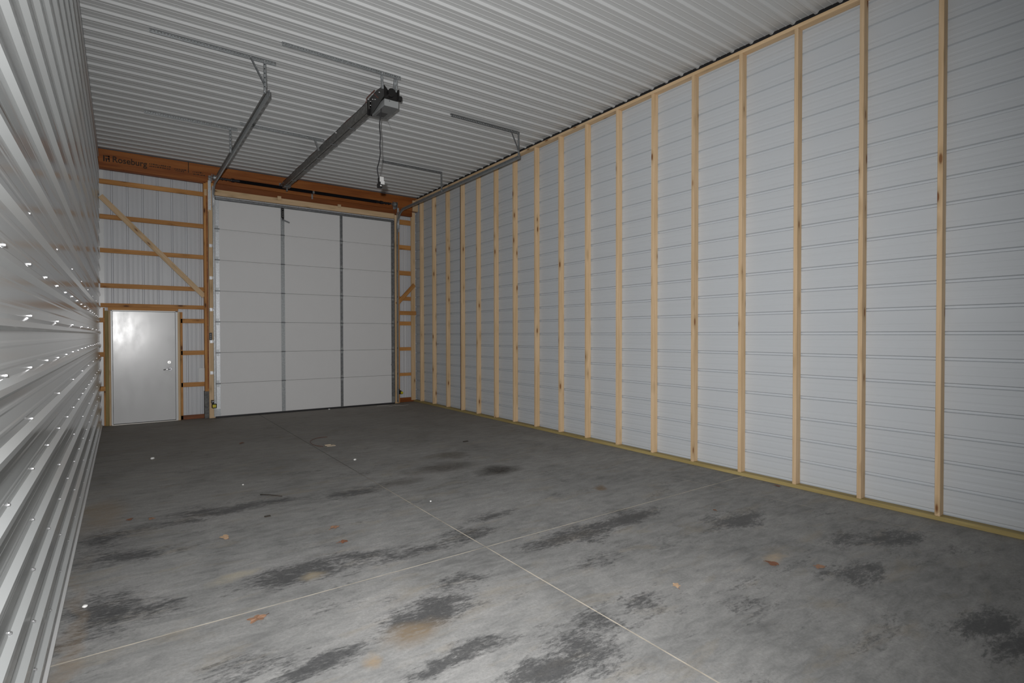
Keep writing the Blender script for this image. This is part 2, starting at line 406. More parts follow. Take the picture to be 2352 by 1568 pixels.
for i in range(ncol):
    y = 2.455 + .6045 * i
    if y > YW - .1: break
    for j in range(first + 1, first + 24):
        z = LR0 + LP * j + .042
        if z > ZC - .05: break
        if i % 2 == 0 and (j % 2 == 0): continue
        link('screw', screw_me, None, wall_l, (XL + .0012, y + random.uniform(-.012, .012), z + random.uniform(-.004, .004)))
base_l = sheet('baseboard_left', [(0., .028), (.018, .030), (.03, .018), (.055, .004)], lambda a, h, l: (XL + h, l, a), YB, YW - .05, M['trim'], None, (-.0012, 0, 0))
tag(base_l, 'narrow white metal base trim along the foot of the left wall', 'trim', kind='structure')
corner = box('trim_2', XL - .005, XL + .075, YW - .014, YW - .010, .0, ZC, M['trim'])
tag(corner, 'white metal corner trim where the left liner meets the end wall', 'trim', kind='structure')

# ------------------------------------------------------------------ right wall backing sheets
wall_r = empty('wall_right', (XR, 5, 0)); tag(wall_r, 'pale grey-white steel sheets with horizontal grooves behind the studs', 'wall', kind='structure')
RP = .2190; RR = 2.022
zlo = .03; j0 = int(math.floor((zlo - RR) / RP)); row = 0
while zlo < 4.70:
    zhi = min(RR + RP * (j0 + 4 * (row + 1) + .5), 4.715)
    ribs = [RR + RP * j for j in range(j0 - 1, j0 + 4 * row + 8)]; ribs = [r for r in ribs if zlo < r < zhi]
    prof = rib_profile(zlo, zhi + .006, ribs, .020, .034, .018, .0018, RP, .03)
    off = .001 * (row % 2)
    sheet('wall_panel', prof, lambda a, h, l, off=off: (XR + .001 + h + off, l, a), YB, YW + .1, M['backer'], wall_r, (.0012, 0, 0))
    zlo = zhi; row += 1
gap_strip = boxes('gap_shade', [(XR - .03, XR + .06, YB, D - .02, 4.718, ZC + .002)], M['gap_dark'])  # added strip: its black paints the shade of the open gap above the plate
tag(gap_strip, 'black strip standing in for the dark gap between the top plate and ceiling ribs', 'trim', kind='structure')

# ------------------------------------------------------------------ end wall sheets
wall_b = empty('wall_back', (2.6, YW, 0)); tag(wall_b, 'end wall of pale vertical steel sheets behind timber girts', 'wall', kind='structure')
BP = .2235 * YW / (D + .12); BR = -.131
def end_sheet(x0, x1, z0, z1):
    ribs = [BR + BP * j for j in range(-2, 30)]; ribs = [r for r in ribs if x0 + .01 < r < x1 - .01]
    prof = rib_profile(x0, x1, ribs, .020, .034, .018, .0030, BP, .024)
    sheet('wall_panel', prof, lambda a, h, l: (a, YW + h, l), z0, z1, M['sheet'], wall_b, (0, .0012, 0))
end_sheet(XL - .05, .62, 2.03, 4.80); end_sheet(.62, 1.50, 2.03, 4.80)
end_sheet(XL - .05, -.14, .0, 2.03); end_sheet(.80, 1.50, .0, 2.03)
end_sheet(4.95, 5.80, .0, 4.80); end_sheet(1.50, 4.95, 4.2, 4.80)

rear = box('wall_rear', XL - .1, XR + .3, YB - .05, YB, 0, ZC + .05, M['rear']); tag(rear, 'plain pale steel wall behind the camera', 'wall', kind='structure')

# ------------------------------------------------------------------ stud wall
sw = empty('stud_wall_frame', (XF, 6, 0)); tag(sw, 'long row of pale pine studs on a greenish bottom plate along the right wall', 'wall frame')
box('bottom_plate', XF, XR, YB + .02, D + .07, 0, .038, M['treated_y'], sw, .002)
box('top_plate', XF, XR, YB + .02, D - .01, 4.679, 4.717, M['pine_y'], sw, .002)
SY = [1.621, 2.222, 2.824, 3.433, 4.051, 4.662, 5.281, 5.902, 6.505, 7.122, 7.736, 8.332, 8.944, 9.545, 10.161, 10.785, 11.394]
bm = bmesh.new(); add_box(bm, -.0445, .0445, -.019, .019, -2.3205, 2.3205, .0025); stud_me = finish(bm, 'stud'); stud_me.materials.append(M['pine_z'])
for i, y in enumerate(SY):
    st = link('stud', stud_me, None, sw, (XF + .0445, y - .019, .038 + 2.3205))
    if i == 13:
        bk = box('bark_edge', XF - .003, XF + .02, y - .012, y + .004, .038, 4.679, M['bark'], st); tag(bk, 'dark reddish bark left on the stud edge')
# end stud under the beam and the short blocking piece above it
ex0, _ = at(5.498, 0, D + .03); ex1, _ = at(5.60, 0, D + .03)
box('end_stud', ex0, ex1 + .0, D + .03, D + .068, .038, 4.44, M['pine_z'], sw, .002)
box('end_block', 5.52, 5.655, D - .046, D - .012, 4.45, 4.70, M['pine_x'], sw, .002)

# ------------------------------------------------------------------ header beam with stamped lettering
hb = empty('header_beam', (2.6, D, 4.33)); tag(hb, 'long reddish-brown laminated timber beam with stamped lettering under the ceiling', 'beam')
box('upper_ply', XL + .0, XR, D, D + .09, 4.457, 4.772, M['beam'], hb, .002)
box('lower_ply', 1.30, 5.53, D + .012, D + .09, 4.330, 4.455, M['beam_low'], hb, .002)
box('bottom_lip', XL, 1.30, D + .004, D + .08, 4.43, 4.4565, M['beam_low'], hb)
def text(name, body, size, x, z, y, mat, parent, sx=1.):
    cu = bpy.data.curves.new(name, 'FONT'); cu.body = body; cu.size = size; cu.extrude = .0005; cu.space_character = 1.02; cu.offset = size * .02
    o = bpy.data.objects.new(name, cu); COL.objects.link(o)
    dg = bpy.context.evaluated_depsgraph_get(); me = bpy.data.meshes.new_from_object(o.evaluated_get(dg)); bpy.data.objects.remove(o); bpy.data.curves.remove(cu)
    ob = link(name, me, mat, parent, (x, y, z), (math.pi / 2, 0, 0)); ob.scale = (sx, 1, 1); return ob
text('stamped_lettering', 'Roseburg', .145, -.115, 4.570, D - .0015, M['ink'], hb, .88)
logo = boxes('stamped_logo', [(-.24, -.218, D - .001, D + .001, 4.56, 4.665), (-.21, -.15, D - .001, D + .001, 4.645, 4.665), (-.17, -.15, D - .001, D + .001, 4.60, 4.665), (-.21, -.15, D - .001, D + .001, 4.60, 4.617), (-.205, -.185, D - .001, D + .001, 4.56, 4.60), (-.165, -.147, D - .001, D + .001, 4.56, 4.60)], M['ink'], hb)
rows = []
for zz, x0, x1 in ((4.625, .42, .74), (4.585, .42, .74), (4.605, .80, .98), (4.575, .82, .96), (4.60, 1.09, 1.27), (4.56, 1.10, 1.29)):
    x = x0
    while x < x1:
        wd = random.uniform(.012, .03); rows.append((x, x + wd, D - .001, D + .001, zz, zz + random.uniform(.012, .022))); x += wd + random.uniform(.006, .014)
boxes('stamped_small_print', rows, M['ink'], hb)
box('cut_mark', 1.015, 1.027, D - .001, D + .001, 4.58, 4.77, M['ink'], hb)

# ------------------------------------------------------------------ end wall timber, left bay
lf = empty('end_wall_frame', (.5, D + .06, 0)); tag(lf, 'orange-brown girts, brace and post framing around the entry door', 'wall frame')
YG = 11.74
def girt(x0, x1, z0, z1, parent, Y=YG, mat='orange_x', thk=.038, name='girt'):
    a, za = at(x0, z0, Y); b_, zb = at(x1, z1, Y)
    return box(name, a, b_, Y, Y + thk, za, zb, M[mat], parent, .002)
for z0, z1 in ((4.178, 4.258), (3.577, 3.655), (2.999, 3.074), (2.393, 2.471)):
    girt(-.30, 1.27, z0, z1, lf)
girt(-.30, 1.27, 2.055, 2.128, lf)
girt(-.20, .835, 2.005, 2.060, lf, 11.70, 'orange_x', .075, 'door_header')
for z0, z1 in ((1.795, 1.876), (1.203, 1.284), (.611, .692)):
    girt(.875, 1.27, z0, z1, lf); girt(-.33, -.20, z0, z1, lf)
girt(.86, 1.27, .0, .085, lf, YG, 'beam_low', .038, 'skirt_board')
a = at(-.285, 3.962, 11.72); b_ = at(1.262, 2.30, 11.72)
beam_between('diagonal_brace', (a[0], 11.725, a[1]), (b_[0], 11.725, b_[1]), .088, .03, M['pine_x'], lf)
# posts either side of the entry door
for x0, x1, y, mt_ in ((-.243, -.192, 11.71, 'green_post'), (-.192, -.163, 11.70, 'pine_z'), (.828, .862, 11.70, 'pine_z'), (.846, .868, 11.715, 'green_post'), (.868, .905, 11.74, 'orange_z')):
    xa, _ = at(x0, 0, y); xb, _ = at(x1, 0, y); box('door_stud', xa, xb, y, y + .09, 0, 2.0, M[mt_], lf, .002)
box('corner_stud', XL + .052, -.245, 11.745, 11.79, 0, 2.05, M['orange_z'], lf, .002)
xa, _ = at(1.262, 0, D); xb, _ = at(1.326, 0, D)
post = box('post', xa, xb + .1, D + .004, D + .14, .51, 4.455, M['orange_z'], lf, .003)
box('post_ply', xb - .022, xb + .005, D - .004, D + .06, .56, 4.31, M['beam'], post)
box('post_cap_block', xa + .012, xb - .01, D - .006, D + .01, 4.20, 4.32, M['pine_z'], post)
box('concrete_pier', xa - .01, xb + .08, D + .01, D + .15, 0, .51, M['pier'], post, .004)
xa, _ = at(1.328, 0, D - .02); xb, _ = at(1.436, 0, D - .02)
box('door_jamb', xa, xb, D - .03, D + .008, 0, 4.31, M['pine_z'], lf, .002)

# ------------------------------------------------------------------ end wall timber, right bay
rf = empty('end_wall_frame', (5.3, D + .06, 0)); tag(rf, 'narrow ladder of orange girts between overhead door and stud wall corner', 'wall frame')
for z0, z1 in ((4.119, 4.23), (3.545, 3.646), (2.951, 3.052), (2.366, 2.456), (1.79, 1.881), (1.204, 1.284), (.617, .687)):
    girt(5.16, 5.56, z0, z1, rf)
girt(5.16, 5.62, 2.032, 2.123, rf, D + .02, 'orange_x', .03)
girt(5.16, 5.56, .0, .11, rf, YG, 'beam_low', .038, 'skirt_board')
box('door_jamb', 5.075, 5.150, D - .03, D + .008, 0, 4.31, M['pine_z'], rf, .002)
box('post', 5.152, 5.20, D - .01, D + .13, 0, 4.455, M['orange_z'], rf, .003)
a = at(5.135, 2.275, D - .035); b_ = at(5.575, 2.745, D - .035)
beam_between('diagonal_brace', (a[0], D - .03, a[1]), (b_[0], D - .03, b_[1]), .085, .032, M['orange_x'], rf)

# head jamb over the overhead door with its two cleats
hj = empty('head_jamb', (3.25, D, 4.22)); tag(hj, 'pale pine head board with two small cleats above the overhead door', 'board')
box('board', 1.43, 5.075, D - .032, D + .006, 4.222, 4.334, M['pine_x'], hj, .002)
for x0, x1 in ((2.562, 2.632), (3.777, 3.845)): box('cleat', x0, x1, D - .040, D + .010, 4.30, 4.372, M['pine_x'], hj, .002)

# ------------------------------------------------------------------ overhead door
DY = D - .085          # inner skin of the door
od = empty('overhead_door', (3.25, DY, 0)); tag(od, 'tall white sectional overhead door closed across the bay opening', 'overhead door')
zs = [0.03] + [at(0, .647 + .5895 * k, DY)[1] for k in range(6)] + [at(0, 4.185, DY)[1]]
dx0, dx1 = at(1.435, 0, DY)[0], at(5.075, 0, DY)[0]
stiles = [(1.445, 1.516), (2.626, 2.693), (3.828, 3.883), (4.998, 5.070)]
for k in range(7):
    z0, z1 = zs[k] + .002, zs[k + 1] - .002; zc = (z0 + z1) / 2
    bm = bmesh.new(); cx = (dx0 + dx1) / 2
    prof = [(0.004, z0), (0, z0 + .006), (0, z1 - .02), (.004, z1 - .014), (.004, z1), (.045, z1), (.045, z0)]
    va = [bm.verts.new((dx0 - cx, y, z - zc)) for y, z in prof]; vb = [bm.verts.new((dx1 - cx, y, z - zc)) for y, z in prof]
    for i in range(len(prof)): j = (i + 1) % len(prof); bm.faces.new((va[i], va[j], vb[j], vb[i]))
    bm.faces.new(va[::-1]); bm.faces.new(vb)
    sec = link('door_section', finish(bm, 'door_section'), M['doorskin'], od, (cx, DY, zc))
    for q, (sx0, sx1) in enumerate(stiles):
        x0, x1 = at(sx0, 0, DY)[0], at(sx1, 0, DY)[0]
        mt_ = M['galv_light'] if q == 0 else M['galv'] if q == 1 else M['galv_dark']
        hol = [(x0, x1, DY - .003, DY + .002, z0 + .004, z1 - .004), (x0, x0 + .006, DY - .012, DY, z0 + .004, z1 - .004), (x1 - .006, x1, DY - .012, DY, z0 + .004, z1 - .004)]
        n_ = 9
        for i in range(n_):
            zz = z0 + (z1 - z0) * (i + .5) / n_; hol.append(((x0 + x1) / 2 - .005, (x0 + x1) / 2 + .005, DY - .007, DY - .002, zz - .005, zz + .005))
        boxes('stile', hol, mt_, sec)
    if k < 6:
        for q, (sx0, sx1) in enumerate(stiles):
            x0, x1 = at(sx0, 0, DY)[0], at(sx1, 0, DY)[0]; zz = zs[k + 1]; xm = (x0 + x1) / 2
            h = cyls('hinge', [((x0 - .006, DY - .016, zz), (x1 + .006, DY - .016, zz), .009)], M['galv_dark'], sec, 10)
            boxes('hinge_leaf', [(xm - .022, xm + .022, DY - .009, DY - .004, zz + .012, zz + .06), (xm - .022, xm + .022, DY - .009, DY - .004, zz - .06, zz - .012)], M['galv'], h)
zt = at(0, 4.20, DY)[1]
st = box('strut', dx0 + .01, dx1 - .03, DY - .05, DY - .002, zt - .062, zt - .014, M['galv_dark'], od, .008)
box('bottom_seal', dx0, dx1, DY - .004, DY + .044, .004, .030, M['rubber'], od)
for x0 in (dx0 + .004, dx1 - .075):
    boxes('bottom_bracket', [(x0, x0 + .075, DY - .016, DY - .010, .04, .17), (x0, x0 + .085, DY - .03, DY - .010, .075, .081)], M['galv'], od)
bx = at(2.66, 0, DY)[0]
ab = boxes('arm_bracket', [(bx - .024, bx + .022, DY - .034, DY - .013, 3.925, 4.135)], M['black'], od, .003)
for z in (3.95, 3.98, 4.01, 4.04, 4.09): box('bolt', bx - .006, bx + .006, DY - .039, DY - .033, z, z + .012, M['zinc'], ab)
beam_between('door_arm', (bx + .0, DY - .04, 3.885), (bx + .125, DY - .05, 3.838), .03, .006, M['galv_dark'], od)
beam_between('door_arm', (bx + .0, DY - .036, 3.93), (bx + .01, DY - .04, 3.87), .03, .006, M['black'], od)
boxes('slide_lock', [(4.955, 5.01, DY - .03, DY - .014, .905, .985), (4.945, 4.962, DY - .035, DY - .012, .885, .905)], M['galv_dark'], od)

# ------------------------------------------------------------------ door tracks with hangers
def sweep_track(name, X, side, mat, parent):
    yv, zh, R = D - .105, 4.375, .36; ye = 6.78 if side > 0 else 6.875
    path = [(yv, .03), (yv, zh - R)] + [(yv - R + R * math.cos(t), zh - R + R * math.sin(t)) for t in [math.pi / 2 * i / 12 for i in range(1, 12)]] + [(yv - R, zh), (ye, zh)]
    hw, dp, th = .028, .022, .003
    prof = [(-hw, 0), (hw, 0), (hw, dp), (hw - .008, dp), (hw - .008, dp - th), (hw - th, dp - th), (hw - th, th), (-hw + th, th), (-hw + th, dp - th), (-hw + .008, dp - th), (-hw + .008, dp), (-hw, dp)]
    bm = bmesh.new(); rings = []; o = Vector((X, yv, 0))
    for i, (y, z) in enumerate(path):
        a = path[max(i - 1, 0)]; b_ = path[min(i + 1, len(path) - 1)]; t = Vector((0, b_[0] - a[0], b_[1] - a[1])).normalized()
        n_ = Vector((0, t.z, -t.y))
        rings.append([bm.verts.new(Vector((X, y, z)) + n_ * u + Vector((side * v, 0, 0)) - o) for u, v in prof])
    L = len(prof)
    for a, b_ in zip(rings, rings[1:]):
        for q in range(L): bm.faces.new((a[q], a[(q + 1) % L], b_[(q + 1) % L], b_[q]))
    bm.faces.new(rings[0]); bm.faces.new(rings[-1][::-1])
    return link(name, finish(bm, name), mat, parent, o)
def perforated_bar(name, x0, x1, y, z_top, parent, mat='galv'):
    """slotted angle: a flat leg against the ceiling and a hanging leg with real slots"""
    lst = [(x0, x1, y, y + .034, z_top - .003, z_top), (x0, x1, y, y + .003, z_top - .012, z_top), (x0, x1, y, y + .003, z_top - .042, z_top - .027)]
    n_ = int((x1 - x0) / .030); p_ = (x1 - x0) / n_
    for i in range(n_ + 1):
        xc = x0 + p_ * i; lst.append((max(x0, xc - .009), min(x1, xc + .009), y, y + .003, z_top - .0275, z_top - .0115))
    return boxes(name, lst, M[mat], parent)
def angle(name, a, b_, mat, parent, w_=.030, t_=.004):
    a, b_ = Vector(a), Vector(b_); d = b_ - a; L = d.length; z = d.normalized(); x = Vector((1, 0, 0)) if abs(z.x) < .9 else Vector((0, 0, 1))
    y = z.cross(x).normalized(); x = y.cross(z)
    bm = bmesh.new(); add_box(bm, -w_ / 2, w_ / 2, 0, t_, -L / 2, L / 2); add_box(bm, -w_ / 2, -w_ / 2 + t_, 0, w_, -L / 2, L / 2)
    n_ = max(2, int(L / .05))
    for i in range(n_): zc = -L / 2 + L * (i + .5) / n_; add_box(bm, -.005, .005, -.0015, t_, zc - .006, zc + .006)
    o = link(name, finish(bm, name), mat, parent, (a + b_) / 2); o.rotation_euler = Matrix((x, y, z)).transposed().to_euler(); return o
ZCR = ZC - .021       # underside of the ceiling ribs
def track_thing(X, side, label, bars, brk):
    t = empty('door_track', (X, D - .1, 0)); tag(t, label, 'door track', 'curved steel tracks of the overhead door')
    tr = sweep_track('track_rail', X, side, M['galv'], t)
    # stiffening angle along the horizontal run
    if side > 0: boxes('stiffener', [(X - .004 * (1 + side) - .0, X + .004 * (1 - side), 6.80, 10.9, 4.375 + .028, 4.375 + .062), (min(X, X + side * .03), max(X, X + side * .03), 6.80, 10.9, 4.375 + .028, 4.375 + .032)], M['rail'], t)
    for (x0, x1, y, hx, diag) in bars:
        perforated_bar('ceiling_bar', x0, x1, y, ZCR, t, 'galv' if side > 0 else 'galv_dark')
        angle('hanger_strap', (hx, y - .004, ZCR - .035), (hx, y - .004, 4.372), M['galv'], t)
        cyls('bolt', [((hx, y - .012, ZCR - .02), (hx, y - .004, ZCR - .02), .008)], M['zinc'], t, 8)
        cyls('bolt', [((hx, y - .016, 4.40), (hx, y - .006, 4.40), .008)], M['zinc'], t, 8)
        if diag:
            angle('diagonal_strap', (diag, y - .008, ZCR - .025), (hx - .006, y - .010, 4.47), M['galv_dark'], t, .022)
            cyls('bolt', [((diag, y - .018, ZCR - .02), (diag, y - .006, ZCR - .02), .008)], M['zinc'], t, 8)
    # end stop and jamb brackets
    boxes('end_bracket', [(X - .008 + side * .015, X + .008 + side * .015, (6.775 if side > 0 else 6.87), (6.80 if side > 0 else 6.89), 4.345, 4.42)], M['galv_dark'], t, .002)
    for z in brk:
        xj = X - side * .03
        boxes('jamb_bracket', [(xj - .022, xj + .022, D - .036, D - .030, z - .03, z + .03), (X - .003, X + .003, D - .10, D - .032, z - .025, z + .025), (xj - .006, xj + .006, D - .041, D - .035, z - .006, z + .006)], M['galv_light'], t)
    xj = X - side * .04
    boxes('flag_bracket', [(xj - .024, xj + .024, D - .037, D - .031, 3.93, 4.48), (X - .0035, X + .0035, D - .19, D - .031, 3.98, 4.36)], M['galv_light'], t)
    for k in range(7):
        z = zs[k] + .03
        cyls('roller', [((X + side * .006, D - .105, z), (X + side * .018, D - .105, z), .021), ((X + side * .018, D - .105, z), (X + side * .027, D - .105, z), .006)], M['galv_dark'], t, 12)
    return t
BL = [3.26, 2.653, 2.055, 1.452, .859]
track_thing(1.395, 1, 'left galvanised door track curving up from the jamb beside the post', [(.256, 1.488, 6.79, 1.365, 1.216), (.279, 1.473, 9.30, 1.372, None)], BL)
track_thing(5.118, -1, 'right galvanised door track running close along the stud wall', [(3.876, 5.111, 6.885, 5.085, 4.94), (3.89, 5.12, 9.45, 5.10, None)], [])

# ------------------------------------------------------------------ torsion shaft and springs
SHY, SHZ = D - .10, 4.532
ts = empty('torsion_shaft', (3.25, SHY, SHZ)); tag(ts, 'black torsion springs on a steel shaft mounted across the header beam', 'door spring')
cyls('shaft', [((1.33, SHY, SHZ), (5.10, SHY, SHZ), .0127)], M['galv_dark'], ts)
def spring(x0, x1):
    bm = bmesh.new(); n_ = int((x1 - x0) / .009); rings = []; seg = 12
    for i in range(2 * n_ + 1):
        r = .034 if i % 2 else .0285; x = (x1 - x0) * i / (2 * n_)
        rings.append([bm.verts.new((x, r * math.cos(2 * math.pi * k / seg), r * math.sin(2 * math.pi * k / seg))) for k in range(seg)])
    for a, b_ in zip(rings, rings[1:]):
        for q in range(seg): bm.faces.new((a[q], a[(q + 1) % seg], b_[(q + 1) % seg], b_[q]))
    bm.faces.new(rings[0]); bm.faces.new(rings[-1])
    link('spring', finish(bm, 'spring'), M['spring'], ts, (x0, SHY, SHZ))
spring(1.86, 3.225); spring(3.275, 4.61)
for x, d_ in ((1.86, -1), (4.61, 1)):
    cyls('winding_cone', [((x, SHY, SHZ), (x + d_ * .10, SHY, SHZ), .033, .024), ((x + d_ * .09, SHY, SHZ), (x + d_ * .14, SHY, SHZ), .036)], M['spring'], ts)
    rnd = [(x + d_ * (.16 + .022 * i) - .007, x + d_ * (.16 + .022 * i) + .007, SHY - .026, SHY + .026, SHZ - .030 + .006 * (i % 3), SHZ + .024 - .005 * (i % 2)) for i in range(9)]
    boxes('slack_coil', rnd, M['spring'], ts, .004)
boxes('centre_bearing', [(3.235, 3.265, D - .006, D - .002, SHZ - .12, SHZ + .05), (3.243, 3.257, SHY - .02, D - .002, SHZ - .03, SHZ + .03), (3.24, 3.26, D - .012, D - .005, SHZ - .11, SHZ - .09)], M['galv'], ts)
for x, sgn in ((1.44, 1), (5.035, -1)):
    dr = cyls('cable_drum', [((x - .03, SHY, SHZ), (x - .012, SHY, SHZ), .058), ((x - .012, SHY, SHZ), (x + .022, SHY, SHZ), .046), ((x + .022, SHY, SHZ), (x + .03, SHY, SHZ), .056)], M['galv'], ts, 20)
    boxes('end_bearing_plate', [(x - sgn * .055 - .003, x - sgn * .055 + .003, D - .16, D - .002, SHZ - .09, SHZ + .05), (x - sgn * .055 - .04, x - sgn * .055 + .0, D - .006, D - .002, SHZ - .09, SHZ + .05)], M['galv'], ts)
    tube('lift_cable', [(x, D - .092, 4.44), (x, D - .096, 4.0), (x, D - .1, .2)], .0025, M['galv_dark'], od, 5)

# ------------------------------------------------------------------ door opener
op = empty('door_opener', (2.75, 6.6, 4.42)); tag(op, 'ceiling-hung door opener with grey control box, black motor and long steel rail', 'door opener')
boxes('rail', [(2.622, 2.627, 6.80, 11.50, 4.515, 4.615), (2.622, 2.650, 6.80, 11.50, 4.510, 4.516), (2.716, 2.721, 6.80, 11.50, 4.515, 4.615), (2.664, 2.716, 6.80, 11.50, 4.510, 4.516), (2.622, 2.640, 6.80, 11.50, 4.611, 4.616), (2.70, 2.721, 6.80, 11.50, 4.611, 4.616)], M['rail'], op)
for y in (7.6, 8.4, 9.2, 10.0, 10.8, 11.2): box('rail_spacer', 2.62, 2.722, y, y + .03, 4.505, 4.5105, M['galv_dark'], op)
tube('chain', [(2.655, 6.85, 4.53), (2.655, 11.46, 4.53)], .006, M['galv_light'], op, 6)
tube('chain', [(2.690, 6.85, 4.575), (2.690, 11.46, 4.575)], .006, M['galv_dark'], op, 6)
boxes('trolley', [(2.61, 2.735, 11.28, 11.42, 4.488, 4.508), (2.66, 2.685, 11.32, 11.38, 4.42, 4.49)], M['galv_dark'], op, .002)
boxes('wall_bracket', [(2.60, 2.741, D - .007, D - .002, 4.575, 4.645), (2.613, 2.619, 11.40, D - .002, 4.578, 4.61), (2.723, 2.729, 11.40, D - .002, 4.578, 4.61)], M['galv_dark'], op)
# control box (lid, body, cover plate)
cb = box('control_box', 2.664, 2.852, 6.40, 6.81, 4.422, 4.508, M['grey_box'], op, .004)
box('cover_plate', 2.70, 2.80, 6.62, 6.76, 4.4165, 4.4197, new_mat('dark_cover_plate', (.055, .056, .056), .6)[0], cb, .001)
box('underside_shade', 2.665, 2.851, 6.402, 6.808, 4.4195, 4.4222, new_mat('underside_shade_grey', (.15, .155, .155), .55)[0], cb)  # added plate: shade of the box underside put into its darker grey
# black chassis: two side plates with peaked corners, cross plates
def gusset(X, thk, pts, name='chassis_plate'):
    bm = bmesh.new(); va = [bm.verts.new((-thk / 2, y, z)) for y, z in pts]; vb = [bm.verts.new((thk / 2, y, z)) for y, z in pts]
    for i in range(len(pts)): j = (i + 1) % len(pts); bm.faces.new((va[i], va[j], vb[j], vb[i]))
    bm.faces.new(va[::-1]); bm.faces.new(vb); return link(name, finish(bm, name), M['black'], op, (X, 6.6, 4.5))
def xplate(Y, x0, x1, z0, z1, peak):
    bm = bmesh.new(); pts = [(x0, z0), (x1, z0), (x1, z1 + peak[1]), (x1 - .05, z1), (x0 + .05, z1), (x0, z1 + peak[0])]
    xc = (x0 + x1) / 2
    va = [bm.verts.new((x - xc, -.002, z - z0)) for x, z in pts]; vb = [bm.verts.new((x - xc, .002, z - z0)) for x, z in pts]
    for i in range(6): j = (i + 1) % 6; bm.faces.new((va[i], va[j], vb[j], vb[i]))
    bm.faces.new(va[::-1]); bm.faces.new(vb); return link('chassis_plate', finish(bm, 'chassis_plate'), M['black'], op, (xc, Y, z0))
gusset(2.640, .006, [(.24, -.075), (.24, .15), (-.02, .165), (-.25, .145), (-.25, .01), (.10, -.075)])
gusset(2.835, .006, [(.22, .01), (.22, .12), (-.23, .125), (-.23, .01)])
xplate(6.39, 2.655, 2.855, 4.508, 4.618, (.052, .045)); xplate(6.84, 2.61, 2.83, 4.43, 4.63, (.0, .0))
cyls('motor', [((2.66, 6.62, 4.575), (2.815, 6.62, 4.575), .060), ((2.815, 6.62, 4.575), (2.83, 6.62, 4.575), .045)], M['black'], op, 20)
cyls('motor_cap', [((2.735, 6.33, 4.575), (2.735, 6.386, 4.575), .048)], M['black'], op, 20)
cyls('capacitor', [((2.842, 6.40, 4.548), (2.885, 6.40, 4.548), .036)], M['black'], op, 16)
for y, z in ((6.80, 4.60), (6.72, 4.60), (6.64, 4.57), (6.80, 4.55), (6.50, 4.61)): cyls('bolt', [((2.631, y, z), (2.638, y, z), .007)], M['zinc'], op, 8)
perforated_bar('ceiling_bar', 1.438, 2.822, 6.265, ZCR, op); perforated_bar('ceiling_bar', 1.46, 2.70, 8.995, ZCR, op)
angle('hanger_strap', (2.585, 6.30, ZCR - .005), (2.622, 6.36, 4.60), M['galv'], op, .030)
angle('hanger_strap', (2.785, 6.30, ZCR - .005), (2.795, 6.36, 4.60), M['galv'], op, .030)
angle('hanger_strap', (2.757, 6.30, ZCR - .005), (2.765, 6.37, 4.60), M['galv_dark'], op, .016)
angle('hanger_strap', (2.548, 8.990, ZCR - .03), (2.615, 8.992, 4.56), M['galv'], op, .034)
for x in (2.585, 2.785): cyls('bolt', [((x, 6.255, ZCR - .02), (x, 6.265, ZCR - .02), .009)], M['zinc'], op, 8)
cyls('bolt', [((2.614, 8.15, 4.60), (2.622, 8.15, 4.60), .010)], M['zinc'], op, 8)
for k_, (mt_, dz) in enumerate((('red_wire', 0.), ('black', .008))):
    pts = [(2.63, 11.45 - .3 * i, 4.622 + dz + .006 * math.sin(i * 2.1 + k_)) for i in range(16)] + [(2.61, 6.85, 4.65 + dz), (2.625, 6.62, 4.672 + dz)]
    tube('signal_wire', smooth_path(pts, 4), .0032, M[mt_], op, 5)
tube('signal_wire', smooth_path([(2.60, 6.60, 4.63), (2.625, 6.55, 4.57), (2.66, 6.50, 4.52)], 5), .003, M['red_wire'], op, 5)
tube('antenna_wire', smooth_path([(2.80, 6.70, 4.42), (2.835, 6.71, 4.36), (2.90, 6.73, 4.27)], 4), .0014, M['twig'], op, 4)
cordp = [(2.735, 6.40, 4.49), (2.70, 6.43, 4.485), (2.672, 6.50, 4.45), (2.676, 6.55, 4.36), (2.68, 6.60, 4.24), (2.690, 6.60, 4.10), (2.684, 6.60, 3.98), (2.688, 6.60, 3.88), (2.667, 6.60, 3.76), (2.648, 6.60, 3.69), (2.655, 6.60, 3.62), (2.668, 6.60, 3.575)]
cord = tube('power_cord', smooth_path(cordp, 6), .0065, M['rubber'], op, 8)
boxes('plug', [(2.645, 2.705, 6.575, 6.615, 3.44, 3.50), (2.655, 2.69, 6.58, 6.61, 3.49, 3.575)], M['black'], cord, .006)
boxes('tag', [(2.668, 2.722, 6.574, 6.5765, 3.520, 3.585), (2.680, 2.732, 6.5705, 6.573, 3.49, 3.535), (2.672, 2.692, 6.570, 6.5725, 3.462, 3.478)], new_mat('paper_tag', (.55, .55, .54), .6)[0], cord)

# ------------------------------------------------------------------ entry door
d1 = empty('door_1', (.33, 11.70, 0)); tag(d1, 'white flush steel entry door with lever and deadbolt in the end wall', 'door', kind='structure')
DYE = 11.705
x0, zt_ = at(-.135, 1.990, DYE); x1, _ = at(.787, 0, DYE)
slab = box('door_leaf', x0, x1, DYE, DYE + .044, .022, zt_, M['entry'], d1, .002)
fx0, fx1 = at(-.163, 0, DYE)[0], at(.828, 0, DYE)[0]
boxes('door_frame', [(fx0, x0 - .004, DYE - .012, DYE + .08, 0, zt_ + .02), (x1 + .004, fx1, DYE - .012, DYE + .08, 0, zt_ + .02), (fx0, fx1, DYE - .012, DYE + .08, zt_ + .004, zt_ + .022)], M['trim'], d1, .002)
box('threshold', fx0, fx1, DYE - .03, DYE + .07, 0, .016, M['slab_edge'], d1, .004)
for z in (.28, 1.0, 1.78): cyls('hinge', [((x0 - .004, DYE - .006, z - .05), (x0 - .004, DYE - .006, z + .05), .007)], M['galv'], d1, 10)
